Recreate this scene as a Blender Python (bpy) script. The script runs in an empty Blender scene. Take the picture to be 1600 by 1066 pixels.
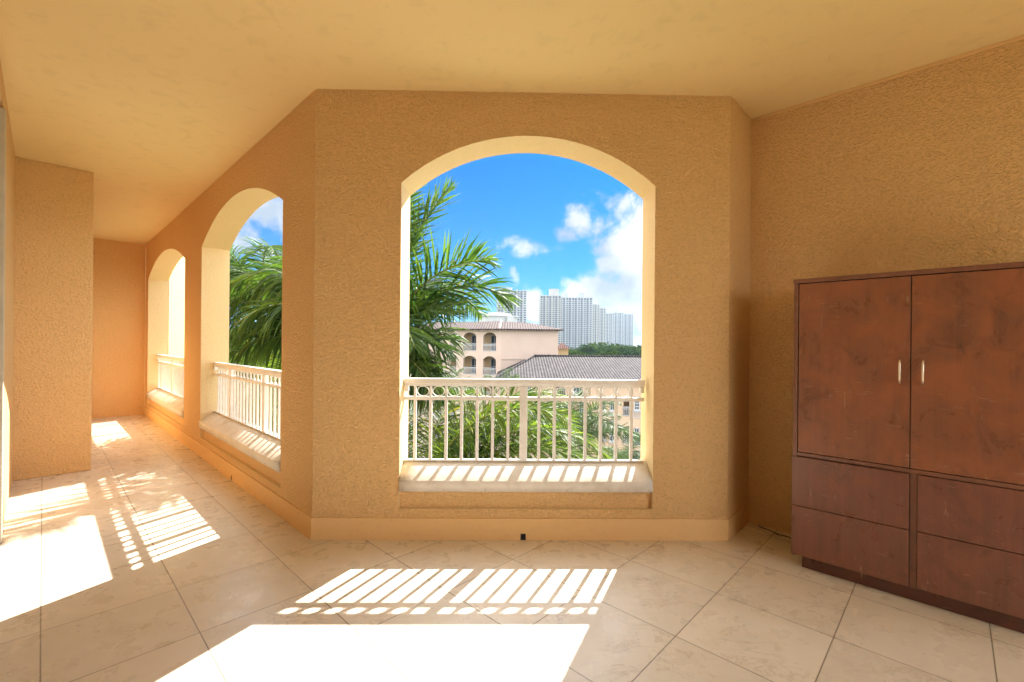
import bpy, math, random
from mathutils import Vector, Matrix, noise
R = math.radians
scene = bpy.context.scene
COL = scene.collection

# ------------------------------------------------------------------ camera
EYE = 1.32
cam_d = bpy.data.cameras.new('camera'); cam = bpy.data.objects.new('camera', cam_d); COL.objects.link(cam)
cam_d.sensor_width = 36.0; cam_d.lens = 36.0 * 710 / 1600
cam_d.clip_start = 0.02; cam_d.clip_end = 9000
cam_d.shift_y = 3.0 / 1600
cam.matrix_world = Matrix.Translation((0, 0, EYE)) @ Matrix.Rotation(R(90), 4, 'X') @ Matrix.Rotation(0.009, 4, 'Z')
scene.camera = cam

# ------------------------------------------------------------------ light
SUN_AZ = math.atan2(0.48, 1.0)          # from +Y towards +X
SUN_EL = R(42.6)
world = bpy.data.worlds.new('World'); scene.world = world; world.use_nodes = True
sun_d = bpy.data.lights.new('sun', 'SUN'); sun_d.energy = 2.05; sun_d.angle = R(0.5); sun_d.color = (1.0, 0.955, 0.88)
sun = bpy.data.objects.new('sun', sun_d); COL.objects.link(sun)
sv = Vector((math.sin(SUN_AZ) * math.cos(SUN_EL), math.cos(SUN_AZ) * math.cos(SUN_EL), math.sin(SUN_EL)))
sun.rotation_euler = sv.to_track_quat('Z', 'Y').to_euler(); sun.location = sv * 30 + Vector((0, 0, 5))
scene.view_settings.view_transform = 'Standard'
scene.view_settings.look = 'None'
scene.view_settings.gamma = 1.0
scene.view_settings.exposure = 3.13
SKY_STRENGTH = 0.15
scene.cycles.max_bounces = 14; scene.cycles.diffuse_bounces = 9; scene.cycles.transparent_max_bounces = 12

# ------------------------------------------------------------------ node helper
class NT:
    def __init__(s, tree): s.t = tree; s.n = tree.nodes; s.l = tree.links
    def node(s, typ, ins=None, **props):
        nd = s.n.new(typ)
        for k, v in props.items(): setattr(nd, k, v)
        if ins:
            for k, v in ins.items(): s.set(nd.inputs[k], v)
        return nd
    def set(s, sock, v):
        if isinstance(v, bpy.types.NodeSocket): s.l.new(v, sock)
        elif isinstance(v, bpy.types.Node): s.l.new(v.outputs[0], sock)
        else:
            if isinstance(v, (tuple, list)) and len(v) == 3 and sock.type == 'RGBA': v = (*v, 1)
            sock.default_value = v
    def math(s, op, a, b=None, c=None, clamp=False):
        nd = s.n.new('ShaderNodeMath'); nd.operation = op; nd.use_clamp = clamp
        s.set(nd.inputs[0], a)
        if b is not None: s.set(nd.inputs[1], b)
        if c is not None: s.set(nd.inputs[2], c)
        return nd.outputs[0]
    def vmath(s, op, a, b=None, out=0):
        nd = s.n.new('ShaderNodeVectorMath'); nd.operation = op
        s.set(nd.inputs[0], a)
        if b is not None: s.set(nd.inputs[1], b)
        return nd.outputs[out]
    def noise(s, vec, scale, detail=4, rough=0.55, dist=0.0):
        nd = s.node('ShaderNodeTexNoise', {'Scale': scale, 'Detail': detail, 'Roughness': rough, 'Distortion': dist})
        if vec is not None: s.set(nd.inputs['Vector'], vec)
        return nd.outputs[0]
    def ramp(s, fac, stops, interp='LINEAR'):
        nd = s.n.new('ShaderNodeValToRGB'); cr = nd.color_ramp; cr.interpolation = interp
        while len(cr.elements) < len(stops): cr.elements.new(0.5)
        for e, (p, c) in zip(cr.elements, stops):
            e.position = p; e.color = (c, c, c, 1) if isinstance(c, (int, float)) else (*c, 1)
        s.set(nd.inputs[0], fac); return nd.outputs[0]
    def mix(s, fac, a, b, blend='MIX'):
        nd = s.n.new('ShaderNodeMix'); nd.data_type = 'RGBA'; nd.blend_type = blend
        s.set(nd.inputs[0], fac); s.set(nd.inputs[6], a); s.set(nd.inputs[7], b); return nd.outputs[2]
    def comb(s, x, y, z=0.0):
        return s.node('ShaderNodeCombineXYZ', {0: x, 1: y, 2: z}).outputs[0]

# ------------------------------------------------------------------ sky with clouds
def build_world():
    t = NT(world.node_tree); t.n.clear()
    out = t.node('ShaderNodeOutputWorld'); bg = t.node('ShaderNodeBackground', {'Strength': SKY_STRENGTH})
    sky = t.node('ShaderNodeTexSky'); sky.sky_type = 'NISHITA'; sky.sun_disc = False
    sky.sun_elevation = SUN_EL; sky.sun_rotation = SUN_AZ
    sky.air_density = 1.0; sky.dust_density = 0.3; sky.ozone_density = 2.5
    hs = t.mix(1.0, sky, (0.0, 0.056, 0.124), 'MULTIPLY')
    d = t.node('ShaderNodeTexCoord').outputs['Generated']
    sp = t.node('ShaderNodeSeparateXYZ', {0: d})
    y = t.math('MAXIMUM', sp.outputs[1], 0.02)
    px = t.math('DIVIDE', sp.outputs[0], y); pz = t.math('DIVIDE', sp.outputs[2], y)
    p = t.comb(px, pz, 0.0)
    n1 = t.noise(p, 9.0, 9, 0.62, 0.3); n2 = t.noise(t.vmath('ADD', p, (3.1, 1.7, 0)), 26.0, 6, 0.6)
    # cumulus banks: centre and half size, measured as directions
    blobs = [(985, 385, 62, 72, 1.0), (1010, 350, 60, 60, 1.0), (930, 460, 62, 44, 1.0), (985, 470, 70, 60, 1.0), (900, 450, 40, 34, .85), (1080, 440, 120, 130, 1.0),
             (824, 384, 42, 20, .62), (850, 392, 50, 12, .40), (900, 342, 32, 30, .52), (885, 366, 26, 20, .42),
             (832, 482, 20, 34, .95), (802, 428, 7, 16, .35),
             (395, 330, 75, 38, .95), (340, 350, 90, 60, 1.0), (440, 345, 30, 45, .85), (425, 408, 20, 10, .6), (985, 540, 70, 26, .9)]
    acc = None
    for (u, v, ru, rv, a) in blobs:
        c = ((u - 800) / 710, (536 - v) / 710, 0)
        q = t.vmath('MULTIPLY', t.vmath('SUBTRACT', p, c), (710 / ru, 710 / rv, 1))
        ln = t.vmath('LENGTH', q, out=1)
        val = t.math('MULTIPLY', t.math('SUBTRACT', 1.25, ln), a)
        acc = val if acc is None else t.math('SMOOTH_MAX', acc, val, 0.15)
    acc = t.math('MAXIMUM', acc, -0.6)
    nn = t.math('ADD', t.math('MULTIPLY', t.math('SUBTRACT', n1, 0.5), 2.6), t.math('MULTIPLY', t.math('SUBTRACT', n2, 0.5), 0.9))
    dens = t.math('ADD', acc, nn)
    m1 = t.ramp(dens, [(0.12, 0.0), (0.75, 1.0)], 'EASE')
    # bright cloud added across the unseen sky to light the interior
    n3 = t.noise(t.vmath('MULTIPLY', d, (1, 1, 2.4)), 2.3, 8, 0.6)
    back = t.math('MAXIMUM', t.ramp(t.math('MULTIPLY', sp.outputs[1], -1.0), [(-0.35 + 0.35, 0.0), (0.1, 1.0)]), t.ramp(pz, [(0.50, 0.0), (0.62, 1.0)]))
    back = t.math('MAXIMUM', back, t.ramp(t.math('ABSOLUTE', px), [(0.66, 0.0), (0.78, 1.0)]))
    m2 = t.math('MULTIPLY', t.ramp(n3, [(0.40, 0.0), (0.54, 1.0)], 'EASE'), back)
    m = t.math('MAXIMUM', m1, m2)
    n4 = t.noise(t.vmath('ADD', p, (0.9, 0.25, 0)), 7.0, 6, 0.55)
    ccol = t.ramp(n4, [(0.36, (0.42, 0.50, 0.60)), (0.5, (0.68, 0.72, 0.78)), (0.66, (0.95, 0.95, 0.97))])
    hor = t.ramp(sp.outputs[2], [(0.0, 0.55), (0.14, 0.14), (0.35, 0.0)])
    skc = t.mix(hor, hs, (0.11, 0.32, 0.60))
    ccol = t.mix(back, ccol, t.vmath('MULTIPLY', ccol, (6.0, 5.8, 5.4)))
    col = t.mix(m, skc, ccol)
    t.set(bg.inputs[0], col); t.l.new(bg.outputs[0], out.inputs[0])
build_world()

# ------------------------------------------------------------------ materials
def new_mat(name):
    m = bpy.data.materials.new(name); m.use_nodes = True
    t = NT(m.node_tree); t.n.clear()
    out = t.node('ShaderNodeOutputMaterial'); b = t.node('ShaderNodeBsdfPrincipled')
    t.l.new(b.outputs[0], out.inputs[0]); t.out = out
    return m, t, b
def pos(t): return t.node('ShaderNodeNewGeometry').outputs['Position']
def obc(t): return t.node('ShaderNodeTexCoord').outputs['Object']
def bump(t, b, h, strength, dist):
    nd = t.node('ShaderNodeBump', {'Strength': strength, 'Distance': dist, 'Height': h}); t.l.new(nd.outputs[0], b.inputs['Normal'])

def stucco(name, c1, c2, rough=0.85, size=30.0, dist=0.012, strength=0.9, pits=0.3):
    m, t, b = new_mat(name); P = pos(t)
    warp = t.noise(P, 9.0, 2, 0.5)
    Pw = t.vmath('ADD', P, t.vmath('MULTIPLY', t.node('ShaderNodeTexNoise', {'Vector': P, 'Scale': 14.0, 'Detail': 2.0}).outputs[1], (0.018, 0.018, 0.018)))
    a = t.noise(t.vmath('MULTIPLY', Pw, (1, 1, 1.35)), size, 4, 0.6, 0.35)
    rg = t.ramp(a, [(0.36, 0.0), (0.50, 0.62), (0.62, 1.0)])
    lo = t.noise(t.vmath('MULTIPLY', Pw, (1, 1, 1.3)), size * 0.30, 4, 0.6, 0.2)
    fine = t.noise(P, size * 3.2, 3, 0.65)
    h = t.math('ADD', t.math('ADD', t.math('MULTIPLY', rg, 0.75), t.math('MULTIPLY', fine, 0.35)), t.math('MULTIPLY', lo, 1.1))
    bump(t, b, h, strength, dist)
    big = t.noise(P, 0.8, 3, 0.5)
    col = t.mix(t.ramp(big, [(0.25, 0.0), (0.75, 1.0)]), c1, c2)
    grime = t.math('MULTIPLY', t.ramp(t.noise(P, 3.4, 8, 0.75), [(0.60, 0.0), (0.78, 0.22)]), t.ramp(t.node('ShaderNodeSeparateXYZ', {0: P}).outputs[2], [(0.1, 1.0), (1.0, 0.25)]))
    col = t.mix(grime, col, tuple(x * 0.6 for x in c1))
    pit = t.ramp(a, [(0.30, 0.42 * pits), (0.46, 0.0)])          # darker colour in the trowel pits
    col = t.mix(pit, col, tuple(x * 0.45 for x in c1))
    t.set(b.inputs['Base Color'], col); b.inputs['Roughness'].default_value = rough
    return m
def plain(name, c, rough=0.6, metal=0.0, var=0.12, scale=6.0, bmp=0.0, bs=60.0):
    m, t, b = new_mat(name); P = pos(t)
    n = t.ramp(t.noise(P, scale, 5, 0.6), [(0.3, 0.0), (0.7, 1.0)])
    t.set(b.inputs['Base Color'], t.mix(n, tuple(x * (1 - var) for x in c), tuple(min(1, x * (1 + var)) for x in c)))
    b.inputs['Roughness'].default_value = rough; b.inputs['Metallic'].default_value = metal
    if bmp: bump(t, b, t.noise(P, bs, 4, 0.6), 0.5, bmp)
    return m

M = {}
M['stucco'] = stucco('stucco', (0.87, 0.545, 0.235), (0.90, 0.580, 0.260), size=58, dist=0.011, strength=1.0, pits=0.8)
M['stucco_reveal'] = stucco('stucco_reveal', (0.76, 0.58, 0.31), (0.80, 0.62, 0.35), size=44, dist=0.004, strength=0.6)
M['stucco_smooth'] = stucco('stucco_smooth', (0.72, 0.45, 0.195), (0.76, 0.49, 0.22), size=26, dist=0.002, strength=0.4)
M['ceiling'] = stucco('ceiling_paint', (0.74, 0.565, 0.265), (0.77, 0.595, 0.285), size=9, dist=0.002, strength=0.35)
M['exterior_yellow'] = stucco('exterior_yellow', (0.72, 0.55, 0.24), (0.76, 0.58, 0.27), size=30, dist=0.004)
M['room_white'] = plain('room_white', (0.75, 0.72, 0.66), 0.8, var=0.04)
M['rail'] = plain('rail_paint', (0.80, 0.78, 0.74), 0.42, var=0.05, scale=20)
def chipped(m):
    t = NT(m.node_tree); b = [n for n in t.n if n.type == 'BSDF_PRINCIPLED'][0]; P = pos(t)
    src = b.inputs['Base Color'].links[0].from_socket
    c = t.mix(t.ramp(t.noise(P, 38, 5, 0.7), [(0.66, 0.0), (0.71, 0.7)]), src, (0.34, 0.24, 0.16))
    d = t.mix(t.ramp(t.noise(P, 9, 5, 0.7), [(0.5, 0.0), (0.75, 0.35)]), c, (0.5, 0.44, 0.36))
    t.set(b.inputs['Base Color'], d)
chipped(M['rail'])
M['black'] = plain('black_gap', (0.01, 0.01, 0.01), 0.9)
M['frame_grey'] = plain('frame_grey', (0.50, 0.44, 0.34), 0.45, 0.0)
M['handle'] = plain('handle_metal', (0.78, 0.68, 0.52), 0.3, 0.85, var=0.1, scale=50)

CA, SA = 0.718, 0.696
_l = math.hypot(CA, SA); CA /= _l; SA /= _l
D = Vector((-CA, SA, 0)); N = Vector((SA, CA, 0))
def W(a, n, z=0.0): return D * a + N * n + Vector((0, 0, z))

def floor_mat():
    m, t, b = new_mat('floor_tile'); P = pos(t)
    a = t.vmath('DOT_PRODUCT', P, tuple(D), out=1); n = t.vmath('DOT_PRODUCT', P, tuple(N), out=1)
    ua = t.math('DIVIDE', t.math('SUBTRACT', a, 0.378), 0.513); un = t.math('DIVIDE', t.math('ADD', n, 0.0), 0.5)
    def edge(u, sz):
        f = t.math('FRACT', u); return t.math('MULTIPLY', t.math('MINIMUM', f, t.math('SUBTRACT', 1.0, f)), sz)
    e = t.math('MINIMUM', edge(ua, 0.513), edge(un, 0.5))
    grout = t.ramp(e, [(0.0007, 1.0), (0.0017, 0.0)])
    idv = t.comb(t.math('FLOOR', ua), t.math('FLOOR', un), 0.0)
    wn = t.node('ShaderNodeTexWhiteNoise', {'Vector': idv}, noise_dimensions='3D')
    off = t.vmath('MULTIPLY', wn.outputs[1], (7, 7, 7))
    Q = t.vmath('ADD', P, off)
    v1 = t.noise(t.vmath('MULTIPLY', Q, (1, 1.6, 1)), 4.5, 8, 0.62, 1.6)
    vein = t.ramp(t.math('ABSOLUTE', t.math('SUBTRACT', v1, 0.5)), [(0.0, 1.0), (0.030, 0.0)])
    msk = t.ramp(t.noise(Q, 3.0, 3, 0.5), [(0.5, 0.0), (0.66, 1.0)])
    cloud = t.noise(Q, 2.4, 6, 0.65, 0.5)
    base = t.mix(t.ramp(cloud, [(0.3, 0.0), (0.7, 1.0)]), (0.64, 0.565, 0.46), (0.715, 0.645, 0.545))
    base = t.mix(t.math('MULTIPLY', t.math('MULTIPLY', vein, msk), 0.5), base, (0.30, 0.22, 0.13))
    speck = t.ramp(t.noise(P, 60, 3, 0.7), [(0.66, 0.0), (0.74, 0.35)])
    base = t.mix(speck, base, (0.36, 0.28, 0.19))
    tv = t.math('MULTIPLY_ADD', wn.outputs[0], 0.10, 0.94)
    base = t.mix(1.0, base, t.comb(tv, tv, tv), 'MULTIPLY')
    scuff = t.ramp(t.noise(P, 1.3, 6, 0.7), [(0.48, 0.0), (0.70, 0.14)])
    base = t.mix(scuff, base, (0.42, 0.33, 0.21))
    col = t.mix(t.math('MULTIPLY', grout, 0.92), base, (0.07, 0.045, 0.025))
    t.set(b.inputs['Base Color'], col)
    t.set(b.inputs['Roughness'], t.ramp(t.noise(P, 7.0, 5, 0.6), [(0.3, 0.20), (0.7, 0.42)]))
    h = t.math('ADD', t.math('MULTIPLY', grout, -1.0), t.math('MULTIPLY', v1, 0.2))
    bump(t, b, h, 0.35, 0.0015)
    return m
M['floor'] = floor_mat()

def sill_mat():
    m, t, b = new_mat('sill_sheet'); P = pos(t)
    st = t.ramp(t.noise(P, 7.0, 7, 0.68, 0.6), [(0.42, 0.0), (0.72, 1.0)])
    col = t.mix(t.math('MULTIPLY', st, 0.55), (0.74, 0.69, 0.61), (0.46, 0.39, 0.30))
    t.set(b.inputs['Base Color'], col); b.inputs['Roughness'].default_value = 0.5
    bump(t, b, t.noise(P, 14, 4, 0.6), 0.5, 0.004)
    return m
M['sill'] = sill_mat()

def wood_mat(name, worn, c1, c2, c3):
    m, t, b = new_mat(name); O = obc(t)
    g = t.vmath('MULTIPLY', O, (34, 34, 1.6) if worn != 2 else (1.6, 34, 40))
    grain = t.noise(g, 1.0, 6, 0.6, 0.4)
    blot = t.noise(t.vmath('MULTIPLY', O, (2.4, 2.4, 1.9)), 2.6, 7, 0.66, 0.8)
    col = t.mix(t.ramp(grain, [(0.3, 0.0), (0.7, 1.0)]), c1, c2)
    lo, hi = (0.40, 0.62) if worn == 1 else (0.5, 0.72)
    col = t.mix(t.math('MULTIPLY', t.ramp(blot, [(lo, 0.0), (hi, 1.0)]), 0.65), col, c3)
    dk = t.noise(t.vmath('MULTIPLY', O, (5, 5, 3.2)), 1.3, 6, 0.65, 1.6)
    col = t.mix(t.ramp(dk, [(0.55, 0.0), (0.72, 0.5)]), col, tuple(x * 0.5 for x in c1))
    wv = t.noise(t.vmath('MULTIPLY', O, (90, 90, 9)), 1.0, 3, 0.6, 2.0)
    wm = t.ramp(t.noise(O, 5.5, 3, 0.6), [(0.56, 0.0), (0.66, 1.0)])
    scr = t.math('MULTIPLY', t.ramp(wv, [(0.62, 0.0), (0.65, 1.0)]), wm)
    wv2 = t.noise(t.vmath('MULTIPLY', O, (7, 7, 120)), 1.0, 3, 0.6, 1.0)
    scr2 = t.math('MULTIPLY', t.ramp(wv2, [(0.63, 0.0), (0.66, 1.0)]), t.ramp(t.noise(O, 8.0, 2, 0.6), [(0.55, 0.0), (0.62, 1.0)]))
    s = t.math('MAXIMUM', scr, scr2)
    col = t.mix(t.math('MULTIPLY', s, 0.5), col, (0.62, 0.42, 0.30))
    t.set(b.inputs['Base Color'], col)
    t.set(b.inputs['Roughness'], t.ramp(blot, [(0.3, 0.22), (0.7, 0.45)]))
    b.inputs['Coat Weight'].default_value = 0.5; b.inputs['Coat Roughness'].default_value = 0.3
    bump(t, b, grain, 0.25, 0.0012)
    return m
M['wood_door'] = wood_mat('cabinet_wood_door', 1, (0.17, 0.064, 0.030), (0.245, 0.092, 0.042), (0.36, 0.112, 0.040))
M['wood_draw'] = wood_mat('cabinet_wood_drawer', 0, (0.155, 0.056, 0.034), (0.215, 0.078, 0.046), (0.26, 0.088, 0.042))
M['wood_frame'] = wood_mat('cabinet_wood_frame', 0, (0.155, 0.062, 0.036), (0.215, 0.085, 0.048), (0.25, 0.092, 0.048))
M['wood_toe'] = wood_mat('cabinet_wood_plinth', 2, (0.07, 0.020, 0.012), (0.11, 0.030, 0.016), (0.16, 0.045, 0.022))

def leaf_mat(name, c1, c2, trans=0.4, scale=1.6, spec=0.18):
    m, t, b = new_mat(name); P = pos(t)
    inf = t.node('ShaderNodeNewGeometry').outputs['Random Per Island']
    n = t.math('ADD', t.math('MULTIPLY', t.noise(P, scale, 3, 0.6), 0.6), t.math('MULTIPLY', inf, 0.4))
    col = t.mix(t.ramp(n, [(0.3, 0.0), (0.7, 1.0)]), c1, c2)
    yel = t.ramp(inf, [(0.965, 0.0), (0.985, 0.6)])
    col = t.mix(yel, col, tuple(min(1, x * k_) for x, k_ in zip(c2, (2.2, 1.3, 1.0))))
    t.set(b.inputs['Base Color'], col); b.inputs['Roughness'].default_value = 0.5 if spec > .05 else 0.95
    b.inputs['Specular IOR Level'].default_value = spec
    tr = t.node('ShaderNodeBsdfTranslucent', {'Color': t.vmath('MULTIPLY', col, (1.9, 2.1, 0.9))})
    mx = t.node('ShaderNodeMixShader', {0: trans}); t.l.new(b.outputs[0], mx.inputs[1]); t.l.new(tr.outputs[0], mx.inputs[2])
    t.l.new(mx.outputs[0], t.out.inputs[0]); return m
M['leaf_near'] = leaf_mat('palm_leaf_near', (0.022, 0.052, 0.017), (0.078, 0.125, 0.026), 0.4)
M['leaf_low'] = leaf_mat('palm_leaf_low', (0.030, 0.062, 0.014), (0.125, 0.160, 0.026), 0.42)
M['leaf_far'] = leaf_mat('palm_leaf_far', (0.035, 0.06, 0.03), (0.07, 0.10, 0.04), 0.25)
M['stalk'] = plain('palm_stalk', (0.16, 0.20, 0.06), 0.5, var=0.25, scale=12)
M['shaft'] = plain('palm_shaft', (0.13, 0.22, 0.06), 0.45, var=0.25, scale=6)
M['trunk'] = plain('palm_trunk', (0.28, 0.25, 0.21), 0.85, var=0.3, scale=5, bmp=0.02, bs=12)
M['tree_leaf'] = leaf_mat('tree_leaf', (0.018, 0.036, 0.015), (0.045, 0.072, 0.022), 0.15, 0.15, 0.0)
M['wall_pink'] = stucco('wall_pink', (0.44, 0.325, 0.26), (0.47, 0.35, 0.285), size=8, dist=0.01, strength=0.4)
M['wall_peach'] = stucco('wall_peach', (0.44, 0.31, 0.21), (0.47, 0.335, 0.23), size=8, dist=0.01, strength=0.4)
M['wall_ochre'] = stucco('wall_ochre', (0.42, 0.28, 0.14), (0.45, 0.30, 0.155), size=8, dist=0.01, strength=0.4)
M['white_ext'] = plain('white_exterior', (0.38, 0.38, 0.39), 0.7, var=0.06, scale=0.2)
M['tower_white'] = plain('tower_white', (0.30, 0.31, 0.33), 0.7, var=0.06, scale=0.05)
M['tower_cream'] = plain('tower_cream', (0.32, 0.31, 0.295), 0.7, var=0.06, scale=0.05)
M['tower_glass'] = plain('tower_glass', (0.035, 0.05, 0.075), 0.25, var=0.35, scale=0.25)
M['tower_grey'] = plain('tower_grey', (0.19, 0.20, 0.225), 0.6, var=0.06, scale=0.05)
M['pane'] = plain('window_pane', (0.035, 0.045, 0.055), 0.12, var=0.4, scale=1.2)
M['lawn'] = plain('lawn', (0.07, 0.10, 0.035), 0.9, var=0.3, scale=0.3)
M['paving'] = plain('paving', (0.36, 0.31, 0.26), 0.85, var=0.12, scale=0.6)
M['asphalt'] = plain('asphalt', (0.06, 0.06, 0.06), 0.9, var=0.15, scale=0.6)

def tile_mat(name, ca, cb, ux, du, vx, dv):
    # clay barrel tiles: ux = unit vector along the eave, vx = up the slope
    m, t, b = new_mat(name); P = pos(t)
    u = t.math('DIVIDE', t.vmath('DOT_PRODUCT', P, ux, out=1), du); v = t.math('DIVIDE', t.vmath('DOT_PRODUCT', P, vx, out=1), dv)
    hu = t.math('ABSOLUTE', t.math('SINE', t.math('MULTIPLY', u, math.pi)))
    fv = t.math('FRACT', v)
    idv = t.comb(t.math('FLOOR', u), t.math('FLOOR', v), 0.0)
    wn = t.node('ShaderNodeTexWhiteNoise', {'Vector': idv}, noise_dimensions='3D').outputs[0]
    col = t.mix(wn, ca, cb)
    gap = t.math('MAXIMUM', t.ramp(hu, [(0.10, 1.0), (0.42, 0.0)]), t.ramp(fv, [(0.10, 1.0), (0.34, 0.0)]))
    col = t.mix(t.math('MULTIPLY', gap, 0.75), col, tuple(x * 0.22 for x in ca))
    t.set(b.inputs['Base Color'], col); b.inputs['Roughness'].default_value = 0.85; b.inputs['Specular IOR Level'].default_value = 0.2
    bump(t, b, t.math('ADD', hu, t.math('MULTIPLY', fv, -0.4)), 1.0, 0.12)
    return m

# ------------------------------------------------------------------ mesh helpers
class MB:
    def __init__(s): s.v = []; s.f = []
    def quad(s, *p):
        i = len(s.v); s.v += [Vector(q) for q in p]; s.f.append(tuple(range(i, i + len(p)))); return s
    def box(s, x0, x1, y0, y1, z0, z1, F=None):
        F = F or (lambda x, y, z: Vector((x, y, z)))
        c = [F(x, y, z) for z in (z0, z1) for y in (y0, y1) for x in (x0, x1)]
        i = len(s.v); s.v += c
        for q in ((0, 2, 3, 1), (4, 5, 7, 6), (0, 1, 5, 4), (2, 6, 7, 3), (0, 4, 6, 2), (1, 3, 7, 5)): s.f.append(tuple(i + k for k in q))
        return s
    def prism(s, pts, z0, z1):
        n = len(pts); i = len(s.v)
        s.v += [Vector((p[0], p[1], z0)) for p in pts] + [Vector((p[0], p[1], z1)) for p in pts]
        s.f.append(tuple(range(i + n - 1, i - 1, -1))); s.f.append(tuple(range(i + n, i + 2 * n)))
        for k in range(n):
            j = (k + 1) % n; s.f.append((i + k, i + j, i + n + j, i + n + k))
        return s
    def tube(s, pts, rad, seg=8, cap=True):
        pts = [Vector(p) for p in pts]; n = len(pts); i = len(s.v)
        rad = rad if isinstance(rad, (list, tuple)) else [rad] * n
        up = None
        for k, p in enumerate(pts):
            d = (pts[min(k + 1, n - 1)] - pts[max(k - 1, 0)]).normalized()
            if up is None: up = d.orthogonal().normalized()
            up = (up - d * up.dot(d)).normalized(); sd = d.cross(up)
            for j in range(seg):
                an = 2 * math.pi * j / seg; s.v.append(p + (up * math.cos(an) + sd * math.sin(an)) * rad[k])
        for k in range(n - 1):
            for j in range(seg):
                a, b_ = i + k * seg + j, i + k * seg + (j + 1) % seg
                s.f.append((a, b_, b_ + seg, a + seg))
        if cap:
            s.f.append(tuple(i + j for j in range(seg - 1, -1, -1))); s.f.append(tuple(i + (n - 1) * seg + j for j in range(seg)))
        return s

XF = {}
def obj(name, mb, mat, parent=None, smooth=False, bevel=0.0):
    me = bpy.data.meshes.new(name)
    if parent is not None:
        inv = world_of(parent).inverted(); vs = [inv @ v for v in mb.v]
    else: vs = mb.v
    me.from_pydata([tuple(v) for v in vs], [], mb.f); me.update()
    import bmesh
    if not smooth:
        bm = bmesh.new(); bm.from_mesh(me); bmesh.ops.recalc_face_normals(bm, faces=bm.faces); bm.to_mesh(me); bm.free()
    else:
        for p in me.polygons: p.use_smooth = True
    if mat: me.materials.append(mat)
    if name == 'sill':
        bm = bmesh.new(); bm.from_mesh(me); bmesh.ops.remove_doubles(bm, verts=bm.verts, dist=1e-5); bmesh.ops.recalc_face_normals(bm, faces=bm.faces); bm.to_mesh(me); bm.free()
    o = bpy.data.objects.new(name, me); COL.objects.link(o)
    if parent is not None: o.parent = parent
    XF[o.name] = (world_of(parent) if parent is not None else Matrix.Identity(4))
    if bevel:
        bv = o.modifiers.new('bevel', 'BEVEL'); bv.width = bevel; bv.segments = 2; bv.limit_method = 'ANGLE'
        bv.harden_normals = False
    return o
def world_of(o): return XF[o.name]
def thing(name, label, cat, loc=(0, 0, 0), rz=0.0, group=None):
    o = bpy.data.objects.new(name, None); COL.objects.link(o); o.empty_display_size = 0.2
    o.location = loc; o.rotation_euler = (0, 0, rz)
    XF[o.name] = Matrix.Translation(loc) @ Matrix.Rotation(rz, 4, 'Z')
    o['label'] = label; o['category'] = cat
    if group: o['group'] = group
    return o
def tag(o, label, cat, group=None, kind=None):
    o['label'] = label; o['category'] = cat
    if group: o['group'] = group
    if kind: o['kind'] = kind
    return o
def struct(name, mb, mat): o = obj(name, mb, mat); o['kind'] = 'structure'; return o

def arch_z(s, op):
    s0, s1, zb, zs, rise = op
    if rise <= 0: return zs
    h = (s1 - s0) / 2; Rr = (h * h + rise * rise) / (2 * rise); x = s - (s0 + s1) / 2
    return zs - (Rr - rise) + math.sqrt(max(Rr * Rr - x * x, 0))
def wall_arches(A, B, out, th, z0, H, ops, K=22, back0=0.0, back1=0.0):
    """wall from A to B (its room side), with openings (s0, s1, zbot, zspring, rise); returns (faces of the wall, faces of the reveals)"""
    A = Vector((*A[:2], 0)); B = Vector((*B[:2], 0)); L = (B - A).length; u = (B - A) / L; out = Vector((out[0], out[1], 0))
    br = {0.0, L}
    for op in ops:
        k = K if op[4] > 0 else 1
        for i in range(k + 1): br.add(round(op[0] + (op[1] - op[0]) * i / k, 5))
    br = sorted(br)
    def F(s, z): return A + u * s + Vector((0, 0, z))
    def Bk(s, z):
        e = back0 if s == 0.0 else (back1 if s == L else 0.0)
        return A + u * (s + e) + out * th + Vector((0, 0, z))
    w, r = MB(), MB()
    for s, q in zip(br[:-1], br[1:]):
        m = (s + q) / 2; act = sorted([o for o in ops if o[0] < m < o[1]], key=lambda o: o[2])
        lo0 = lo1 = z0
        for o in act:
            for P in (F, Bk): w.quad(P(s, lo0), P(q, lo1), P(q, o[2]), P(s, o[2]))
            r.quad(F(s, o[2]), F(q, o[2]), Bk(q, o[2]), Bk(s, o[2]))
            a0, a1 = arch_z(s, o), arch_z(q, o)
            r.quad(F(s, a0), F(q, a1), Bk(q, a1), Bk(s, a0)); lo0, lo1 = a0, a1
        for P in (F, Bk): w.quad(P(s, lo0), P(q, lo1), P(q, H), P(s, H))
    for o in ops:
        for s in (o[0], o[1]): r.quad(F(s, o[2]), Bk(s, o[2]), Bk(s, arch_z(s, o)), F(s, arch_z(s, o)))
    for s in (0.0, L): w.quad(F(s, z0), Bk(s, z0), Bk(s, H), F(s, H))
    w.quad(F(0, H), F(L, H), Bk(L, H), Bk(0.0, H)); w.quad(F(0, z0), F(L, z0), Bk(L, z0), Bk(0.0, z0))
    return w, r

# ================================================================== BALCONY
CEIL = 3.0; TH = 0.28
a_P, n_P = 3.054, 1.254; a_Q, n_Q = 1.085, 3.223; n_R = 3.66; a_S = 10.25
outline = [W(a_S + .25, -4.8), W(a_S + .25, n_P + TH), W(3.17, n_P + TH), W(1.45, n_P + TH + 1.72), W(1.45, n_R + .26), W(-3.6, n_R + .26), W(-3.6, -4.8)]
fl = MB().prism([(p.x, p.y) for p in outline], -0.3, 0.0)
floor = struct('floor', fl, M['floor'])
cl = MB().prism([(p.x, p.y) for p in outline], CEIL, CEIL + 0.35)
struct('ceiling', cl, M['ceiling'])

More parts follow.
